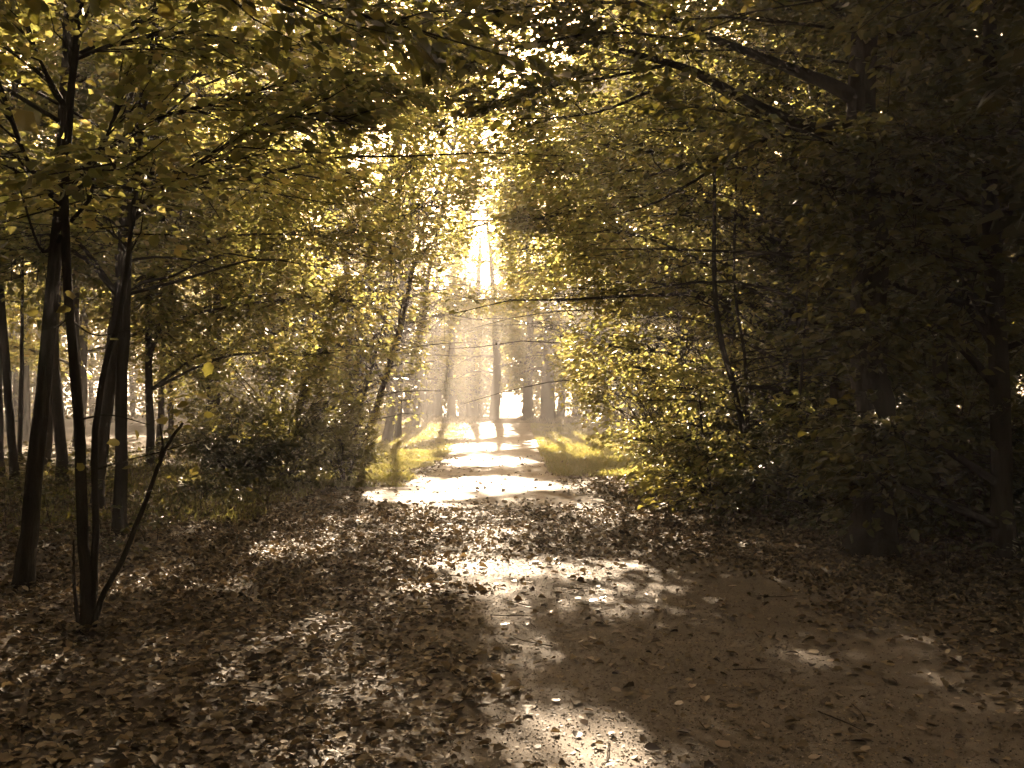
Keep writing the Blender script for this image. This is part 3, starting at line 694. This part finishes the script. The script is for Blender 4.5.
right('dim trunk deep in the right wood behind the slender ones', 965, 486, 14, 13, (968, 280), seed=37, z0=2.2, R=4.4, nl=26, ns=20, nleaf=20, size=.11)
right('dim twin of the deep right trunk, standing nearer the forked tree', 858, 478, 12, 13, (856, 280), seed=38, z0=2.2, R=4.2, nl=26, ns=20, nleaf=20, size=.11)

shrub('bush', *at(672, 478), 3.2, 1.4, 'tall lit bush spilling over the right verge, yellow green on its path side', 'bush', 'bushes beside the path', seed=11, nst=26, ns=24, nleaf=18, size=.075, lean=(-.5, -.3))
shrub('bush', *at(700, 484), 2.6, 1.3, 'full bush behind the pale round-leaved young tree on the right', 'bush', 'bushes beside the path', seed=12, nst=22, ns=22, nleaf=18, size=.075, lean=(-.2, -.4))
shrub('bush', *at(652, 460), 3.4, 1.4, 'high bush at the end of the right verge, nearest the sunlit clearing', 'bush', 'bushes beside the path', seed=13, nst=24, ns=22, nleaf=18, size=.085, lean=(-.2, -.2))
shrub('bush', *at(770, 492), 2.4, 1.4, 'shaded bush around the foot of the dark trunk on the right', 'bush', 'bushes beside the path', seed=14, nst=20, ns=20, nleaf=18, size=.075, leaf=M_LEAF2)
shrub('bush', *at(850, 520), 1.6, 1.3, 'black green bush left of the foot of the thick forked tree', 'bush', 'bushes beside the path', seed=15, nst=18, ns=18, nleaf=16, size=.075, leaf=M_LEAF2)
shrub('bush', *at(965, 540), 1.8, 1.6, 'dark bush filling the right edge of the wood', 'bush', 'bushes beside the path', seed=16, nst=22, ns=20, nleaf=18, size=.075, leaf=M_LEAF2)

tree('tree', 4.6, 19.5, 11, .10, 'leafy tree with sunlit yellow crown bending over the path from the right', 'tree', WR, (-1.2, 0), toward=(-1, 0), tbias=.6, seed=41, z0=1.6, R=4.4, nl=34, ns=22, nleaf=22, size=.10, branches=3)
tree('tree', 4.2, 24.5, 12, .11, 'tall leafy tree whose branch tips hang into the light above the path', 'tree', WR, (-1.0, 0), toward=(-1, 0), tbias=.65, seed=42, z0=2.0, R=4.6, nl=34, ns=22, nleaf=22, size=.11)
tree('tree', 4.4, 31, 13, .12, 'hazy yellow green tree on the right before the clearing', 'tree', WR, (-.6, 0), toward=(-1, 0), tbias=.5, seed=43, z0=2.0, R=4.2, nl=32, ns=20, nleaf=20, size=.13)
tree('tree', 3.7, 38, 12, .12, 'leaning misty tree at the right mouth of the path tunnel', 'tree', WR, (-.9, 0), toward=(-1, 0), tbias=.4, seed=44, z0=2.2, R=3.6, nl=28, ns=18, nleaf=20, size=.14, lod=0)
tree('tree', 7.5, 22, 13, .14, 'large shaded tree filling the right wood behind the lit bushes', 'tree', WR, toward=(-1, 0), tbias=.2, seed=45, z0=1.6, R=5, nl=34, ns=22, nleaf=22, size=.12, leaf=M_LEAF2)
tree('tree', 10.5, 18, 13, .15, 'large black green tree closing off the right wood', 'tree', WR, toward=(-1, 0), tbias=.1, seed=46, z0=1.4, R=5, nl=34, ns=22, nleaf=22, size=.12, leaf=M_LEAF2)
tree('tree', 8.0, 30, 14, .15, 'tall dense tree seen high behind the yellow crown on the right', 'tree', WR, toward=(-1, 0), tbias=.3, seed=47, z0=1.8, R=5.2, nl=34, ns=22, nleaf=22, size=.13)
tree('tree', 14, 26, 14, .16, 'dense tree at the back of the right wood', 'tree', WR, seed=48, z0=1.2, R=5.5, nl=36, ns=22, nleaf=22, size=.15, lod=0, leaf=M_LEAF2)

# ================================================================== FAR ROW ACROSS THE CLEARING
WF = 'misty trees across the clearing'
for q, (px, d, wpx, H, lb) in enumerate([
        (495, 56, 10, 11, 'misty far trunk just left of the round bright gap'), (527, 55, 11, 11, 'dark far trunk just right of the round bright gap'),
        (548, 54, 15, 12, 'thickest dark far trunk, second to the right of the round bright gap'), (561, 58, 8, 10, 'thinner far trunk close beside the thickest far trunk'),
        (577, 57, 8, 11, 'far trunk half hidden by the bush at the right of the clearing'), (472, 66, 12, 12, 'pale far trunk standing in the bright sunbeam'),
        (452, 62, 9, 11, 'pale misty trunk left of the sunbeam'), (437, 64, 9, 12, 'faint far trunk between two others, in the mist left of the sunbeam'), (422, 60, 11, 12, 'misty trunk close to the left edge of the path tunnel'),
        (408, 63, 9, 12, 'faint far trunk at the very left of the path tunnel'), (463, 78, 8, 12, 'faintest far trunk, deep in the mist behind the sunbeam')]):
    tree('tree', (px - CX) * d / F, d, H, wpx * d / F / 2, lb, 'tree', WF, seed=60 + q, z0=2.0 if px < 490 else 2.6, R=2.6, nl=22, ns=14, nleaf=16, size=.20, lod=0, spl=1.1, twigs=False, bark=M_BARK, tilt=.8, droop=.45)
# further trees that close the view at both sides of the clearing
for q, (x, y, H, lb) in enumerate([(-11, 46, 13, 'round leafy tree at the left edge of the clearing'), (8.5, 44, 13, 'leafy tree at the right edge of the clearing'), (10, 58, 14, 'tall leafy tree behind the right edge of the clearing'),
                                   (-13, 30, 12, 'leafy tree at the back of the left wood, against the bright field'), (-19, 36, 11, 'tree standing at the far border of the left wood'), (-9, 60, 13, 'misty leafy tree far left across the clearing')]):
    tree('tree', x, y, H, .16, lb, 'tree', 'trees around the clearing', seed=90 + q, z0=2.2, R=4.6, nl=30, ns=18, nleaf=18, size=.18, lod=0, spl=.9, twigs=False)

# trees close around the place the picture was taken from; most added out of view, their roof of leaves shades the foreground
for q, (x, y, lb) in enumerate([(7.4, 6.0, 'tree close by whose low leafy branches darken the upper right corner'), (-5.2, 4.2, 'tree whose low leafy branches darken the upper left corner')]):
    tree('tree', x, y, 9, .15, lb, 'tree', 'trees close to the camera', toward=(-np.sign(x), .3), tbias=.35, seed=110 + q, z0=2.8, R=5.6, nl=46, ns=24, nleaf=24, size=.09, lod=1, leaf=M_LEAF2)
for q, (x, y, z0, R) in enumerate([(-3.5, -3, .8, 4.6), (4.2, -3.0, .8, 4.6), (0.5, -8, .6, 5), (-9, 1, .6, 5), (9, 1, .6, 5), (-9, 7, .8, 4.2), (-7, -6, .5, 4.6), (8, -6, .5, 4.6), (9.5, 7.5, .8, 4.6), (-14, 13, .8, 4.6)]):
    tree('tree', x, y, 10.5, .16, 'leafy tree standing beside or behind the place of the picture, added unseen to block skylight', 'tree', 'added trees outside the picture', seed=120 + q, z0=z0, R=R, nl=44, ns=24, nleaf=18, size=.27, lod=0, spl=1.2, twigs=False, leaf=M_LEAF2, toward=(-np.sign(x) if abs(x) > 1 else 0, .3), tbias=.25)  # added out of view to block skylight from behind and the sides
tree('tree', 5.8, 2.2, 10, .17, 'tree added beside the camera, its leaves blocking skylight from the upper right', 'tree', 'trees close to the camera', toward=(-.6, .6), tbias=.3, seed=135, z0=4.0, R=5.2, nl=44, ns=26, nleaf=20, size=.12, lod=0, spl=.9, twigs=False, leaf=M_LEAF2)  # added to close off skylight over the right side
for q, (x, y, lb) in enumerate([(8.2, 11.5, 'tall broad tree added to shade the right, its crown far above the black trunk'), (4.9, 16.5, 'tall shaded tree with a high crown above the curving thin stem')]):  # first one added as a leaf roof that darkens the right side
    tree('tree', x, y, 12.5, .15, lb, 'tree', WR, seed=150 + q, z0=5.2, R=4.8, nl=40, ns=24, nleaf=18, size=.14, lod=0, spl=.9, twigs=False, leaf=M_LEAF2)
# tall trees farther along the avenue, their tops meet high over the path
for q, (x, y, H, z0, lb) in enumerate([(-4.4, 27, 16, 7.0, 'tall tree high over the left of the avenue, its top leaning across the path'), (4.9, 34, 17, 7.5, 'tall tree high over the right of the avenue, its top leaning across the path'),
                                       (-4.6, 37, 17, 8, 'tall hazy tree on the left whose top closes the sky above the far path'), (4.6, 44, 18, 9, 'tall hazy tree on the right whose top closes the sky above the far path'),
                                       (-4.6, 48, 18, 9.5, 'tallest pale tree at the left end of the avenue'), (5.0, 52, 18, 9.5, 'tallest pale tree at the right end of the avenue')]):
    tree('tree', x, y, H, .17, lb, 'tree', 'tall trees of the avenue', (-.35 * x, 0), toward=(-x, 0), tbias=.45, seed=140 + q, z0=z0, R=5.2, nl=34, ns=22, nleaf=16, size=.22, lod=0, spl=1.1, twigs=False, leaf=M_LEAF, bark=M_BARK2)

FRONT = False
# ================================================================== LEAFY BRANCHES REACHING INTO THE LIGHT
def leafy_branch(px, py, d, r, n, size, seed, leafm=None, lod=1):
    """a branch of the nearest fitting tree that carries a fan of leafy twigs round the given spot"""
    rng = np.random.default_rng(7000 + seed); T = pt(px, py, d); best = None
    for (root, C, tr, lm, bk) in REG:
        i = int(np.argmin(np.abs(C[:, 2] - max(C[0, 2] + .6, T[2] - .3))))
        dd = np.linalg.norm((C[i] - T) * [1, 1, .6])
        if best is None or dd < best[0]: best = (dd, i, root, C, tr, lm, bk)
    dd, i, root, C, tr, lm, bk = best; o = np.array(root.location)
    p0 = C[max(i - 1, 0)]; mid = .5 * (p0 + T) + np.array([0, 0, .12 * np.linalg.norm(T - p0)]) + rng.normal(0, .12, 3)
    out = nrm(T - p0); out[2] *= .3; E = T + out * r * .8
    L = spline([p0, mid, T, E], 12); mb = MB(); tube(mb, L, np.linspace(min(.045, tr * .45), .006, 12), 5, 1)
    m = max(6, n // 20)
    a = rng.random(m) * 6.28; u = nrm(rng.normal(0, 1, (m, 3))) * (r * rng.random((m, 1)) ** .45); u[:, 2] *= .75
    O = np.tile(T, (m, 1)) + u * .8
    D = nrm(u * [1, 1, .35] + .5 * out + rng.normal(0, .25, (m, 3)) * [1, 1, .5])
    base = L[np.minimum((6 + 5 * rng.random(m)).astype(int), 11)]
    for q in range(0, m, 2):
        tube(mb, [base[q], .5 * (base[q] + O[q]) + [0, 0, .05], O[q]], [.009, .007, .005], 3, 1)
    mb.sp.append((O, O, D, r * (.45 + .4 * rng.random(m)), 20 / DENS[lod], size, rng, lod, .5, d < 22, 1))
    lw = np.linalg.norm(L[8] - L[0])
    if lw > 1.6:                                               # leaves along the bough too
        j = rng.integers(3, 10, int(lw * 7)); dj = nrm(rng.normal(0, 1, (len(j), 3)) * [1, 1, .35])
        mb.sp.append((L[j], L[j] + dj * .1, dj, .45 + .35 * rng.random(len(j)), 20 / DENS[lod], size, rng, lod, .5, d < 22, 1))
    mb.build('foliage', [leafm or lm, bk], root, origin=o)
for q, (c0, r, p) in enumerate(LIT):
    d = c0[1]
    if d < 9: continue
    px, py = CX + c0[0] / d * F, HY - (c0[2] - CAMH) / d * F
    low = py > 380
    if py > 410 and px < 420: continue                        # the bushes stand there
    leafy_branch(px, py, d, r, int((700 if low else 1100) * r ** 1.7) + 300, .085 if d < 16 else .105, q, M_BUSH if low and px < 500 else M_LEAF_LIT)
# shaded branches that fill the walls of the avenue
q = 100
for (px, py, d, r) in [(160, 330, 19, 1.0), (230, 300, 20, 1.3), (200, 250, 20, 1.3), (270, 240, 22, 1.4), (340, 300, 26, 1.5), (380, 300, 28, 1.5), (300, 330, 24, 1.3), (250, 350, 21, 1.1), (390, 380, 27, 1.2), (360, 390, 25, 1.1), (345, 240, 27, 1.6), (420, 220, 32, 1.8),
                       (160, 220, 17, 1.2), (110, 250, 15, 1.0), (60, 240, 14, 1.0), (20, 250, 14, 1.0), (190, 180, 18, 1.3), (290, 150, 22, 1.5), (440, 160, 30, 1.7), (380, 60, 24, 1.6), (450, 40, 26, 1.7), (400, 110, 28, 1.7), (90, 200, 16, 1.0),
                       (540, 230, 26, 1.6), (590, 230, 24, 1.5), (610, 280, 23, 1.4), (560, 330, 30, 1.5), (585, 370, 29, 1.4), (650, 250, 20, 1.4), (680, 300, 18, 1.3), (690, 350, 18, 1.1), (630, 370, 21, 1.2), (730, 330, 17, 1.2), (720, 200, 17, 1.3), (670, 180, 18, 1.2),
                       (780, 250, 16, 1.2), (830, 300, 15, 1.2), (900, 330, 15, 1.3), (960, 350, 15, 1.3), (1000, 300, 14, 1.2), (780, 400, 16, 1.0), (890, 400, 15, 1.2), (950, 420, 15, 1.2), (520, 130, 25, 1.4), (560, 100, 22, 1.4), (600, 60, 20, 1.3), (850, 200, 14, 1.1), (930, 230, 13, 1.1),
                       (860, 330, 8.9, .6), (885, 430, 8.8, .55), (895, 250, 8.9, .7), (850, 190, 8.9, .7), (865, 480, 9.0, .4), (975, 430, 10, .7), (960, 300, 10, .8), (1010, 200, 10, .8), (200, 380, 23, 1.2), (150, 300, 17, 1.0), (310, 260, 23, 1.5), (350, 350, 24, 1.3), (400, 330, 26, 1.4), (240, 270, 19, 1.3), (280, 330, 21, 1.2), (420, 290, 31, 1.5), (400, 400, 30, 1.0), (180, 360, 22, 1.0), (90, 300, 22, 1.1), (30, 300, 22, 1.1), (385, 335, 24, .9), (402, 300, 24, .9), (368, 375, 23.5, .8), (497, 345, 57, 1.3), (492, 310, 57, 1.2), (518, 185, 20, .9), (507, 130, 30, 1.3), (522, 155, 25, 1.1), (500, 72, 25, 1.3), (530, 220, 17, .7), (370, 150, 42, 2.2), (400, 120, 45, 2.2), (350, 190, 40, 2.0), (425, 165, 44, 1.7), (330, 120, 40, 2.2), (390, 205, 38, 1.8), (445, 110, 46, 1.7), (410, 75, 44, 2.2), (370, 60, 42, 2.2), (560, 110, 42, 2), (600, 90, 40, 2), (640, 60, 38, 2), (540, 70, 42, 2), (700, 60, 34, 2), (560, 20, 40, 2.2), (488, 300, 33.7, 1.3), (470, 296, 34.5, 1.2), (510, 303, 43, 1.6), (480, 300, 43.5, 1.6), (490, 322, 52, 1.7), (460, 318, 51, 1.6), (480, 190, 36, 1.3), (745, 450, 16, .9), (830, 440, 14, .9), (990, 430, 13, 1.0)]:
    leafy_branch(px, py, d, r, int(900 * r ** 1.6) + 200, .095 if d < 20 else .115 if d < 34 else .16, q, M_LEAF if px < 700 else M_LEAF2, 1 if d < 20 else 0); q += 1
# outermost branches, sparse, in the lightened leaf colour, out in the sunbeams themselves
USE_LIT = False
for (px, py, d, r) in [(655, 240, 15, 1.15), (590, 170, 16, 1.2), (640, 150, 14, 1.0), (700, 130, 13, .9), (560, 230, 18, 1.2), (610, 290, 17, 1.0), (690, 290, 15, 1.0), (540, 150, 17, .9), (580, 100, 15, 1.0), (620, 220, 19, 1.2),
                       (250, 180, 14, 1.0), (330, 170, 16, 1.1), (390, 120, 16, 1.0), (300, 250, 18, 1.1), (350, 80, 13, .9), (420, 210, 20, 1.1), (200, 110, 11, .7), (370, 290, 21, 1.1), (660, 370, 17, .9)]:
    leafy_branch(px, py, d, r, int(420 * r ** 1.7) + 60, .085 if d < 16 else .1, q, M_LEAF_LIT); q += 1
# the wood farther off, too far to tell its trees apart
def far_wood(label, n, boxes, seed, size=.3, tilt=.6):
    rng = np.random.default_rng(seed); mb = MB()
    for (x0, x1, y0, y1, z0, z1, wgt) in boxes:
        k = int(n * wgt); m = max(8, k // 26)
        c = np.stack([x0 + (x1 - x0) * rng.random(m), y0 + (y1 - y0) * rng.random(m), z0 + (z1 - z0) * rng.random(m) ** .85], -1)
        a = rng.random(m) * 6.28
        D = np.stack([np.cos(a), np.sin(a), 0 * a - .1], -1)
        sprays(mb, c, D, 1.6 + rng.random(m), 26, size, rng, 0, tilt, .14)
        t = m // 40
        for q in range(t):
            x, y = x0 + (x1 - x0) * rng.random(), y0 + (y1 - y0) * rng.random(); z = float(terrain(x, y))
            if abs(x) < .028 * y and y > 60: continue
            tube(mb, [[x, y, z - .1], [x + rng.normal(0, .2), y, z + 4], [x + rng.normal(0, .5), y, z + 9]], [.15, .12, .05], 6, 1)
    o = mb.build('woods', [M_LEAF2, M_BARK]); o['kind'] = 'stuff'; o['label'] = label
far_wood('far wood closing the view behind the trunks on the left', 60000, [(-48, -15, 36, 62, 3.0, 13, .95), (-48, -11, 46, 66, 0, 5, .5), (-60, -14, 22, 34, 4, 13, .25)], 201)
far_wood('far dark wood closing the view behind the trees on the right', 70000, [(13, 46, 28, 60, 0, 12, .8), (14, 46, 10, 28, .2, 11, .2), (9, 14, 30, 46, 0, 9, .25)], 202)
far_wood('misty far wood behind the row of trees across the clearing', 90000, [(-26, 26, 68, 96, .2, 10.5, .75), (-26, 26, 66, 82, 5, 12.5, .4)], 203, .4, 1.3)
# ================================================================== LIGHT, AIR, CAMERA
w = bpy.data.worlds.new('World'); SC.world = w; w.use_nodes = True
nt = w.node_tree; bg = nt.nodes['Background']
sky = nt.nodes.new('ShaderNodeTexSky'); sky.sky_type = 'NISHITA'; sky.sun_disc = False
sky.sun_elevation = SUN_EL; sky.sun_rotation = SUN_AZ; sky.dust_density = 5.0; sky.air_density = 1.0; sky.ozone_density = 0.5
tint = nt.nodes.new('ShaderNodeMix'); tint.data_type = 'RGBA'; tint.blend_type = 'MULTIPLY'; tint.inputs['Factor'].default_value = 1
tint.inputs['B'].default_value = (1.0, .755, .51, 1)
nt.links.new(sky.outputs[0], tint.inputs['A']); nt.links.new(tint.outputs['Result'], bg.inputs[0])
bg.inputs[1].default_value = .05

sl = bpy.data.lights.new('sun', 'SUN'); sl.energy = 5.0; sl.angle = math.radians(.5); sl.color = (1.0, .79, .56)
so = bpy.data.objects.new('sun', sl); COL.objects.link(so); so.rotation_euler = Vector(-S).to_track_quat('-Z', 'Y').to_euler()
so.location = (0, 40, 30)

hz = bpy.data.meshes.new('haze')
x0, x1, y0, y1, z0, z1 = -425, 425, -65, 485, -1.6, 24
hz.from_pydata([(x0, y0, z0), (x1, y0, z0), (x1, y1, z0), (x0, y1, z0), (x0, y0, z1), (x1, y0, z1), (x1, y1, z1), (x0, y1, z1)], [],
               [(0, 3, 2, 1), (4, 5, 6, 7), (0, 1, 5, 4), (1, 2, 6, 5), (2, 3, 7, 6), (3, 0, 4, 7)])
m, nt, out = mat('haze_air')
pv = nt.nodes.new('ShaderNodeVolumePrincipled'); pv.inputs['Density'].default_value = .0048; pv.inputs['Color'].default_value = (.95, .9, .85, 1)
pv.inputs['Anisotropy'].default_value = .3
nt.links.new(pv.outputs[0], out.inputs['Volume']); hz.materials.append(m)
ho = bpy.data.objects.new('haze', hz); COL.objects.link(ho); ho['kind'] = 'stuff'; ho['label'] = 'thin sunlit morning haze between the trees'

cam = bpy.data.cameras.new('camera'); co = bpy.data.objects.new('camera', cam); COL.objects.link(co)
cam.sensor_width = 36; cam.lens = 36 * F / 1024; cam.clip_end = 2000; cam.clip_start = .05
co.location = (0, 0, CAMH); co.rotation_euler = (math.radians(90) + math.atan((HY - 384) / F), 0, 0)
SC.camera = co

SC.view_settings.view_transform = 'Standard'; SC.view_settings.look = 'None'; SC.view_settings.gamma = 1; SC.view_settings.exposure = 3.52
cy = SC.cycles
cy.use_denoising = True
try: cy.denoiser = 'OPENIMAGEDENOISE'
except Exception: pass
cy.max_bounces = 5; cy.diffuse_bounces = 4; cy.glossy_bounces = 2; cy.transmission_bounces = 4; cy.volume_bounces = 0; cy.transparent_max_bounces = 4
cy.use_adaptive_sampling = True; cy.adaptive_threshold = .03
cy.sample_clamp_indirect = 4.0; cy.caustics_reflective = False; cy.caustics_refractive = False
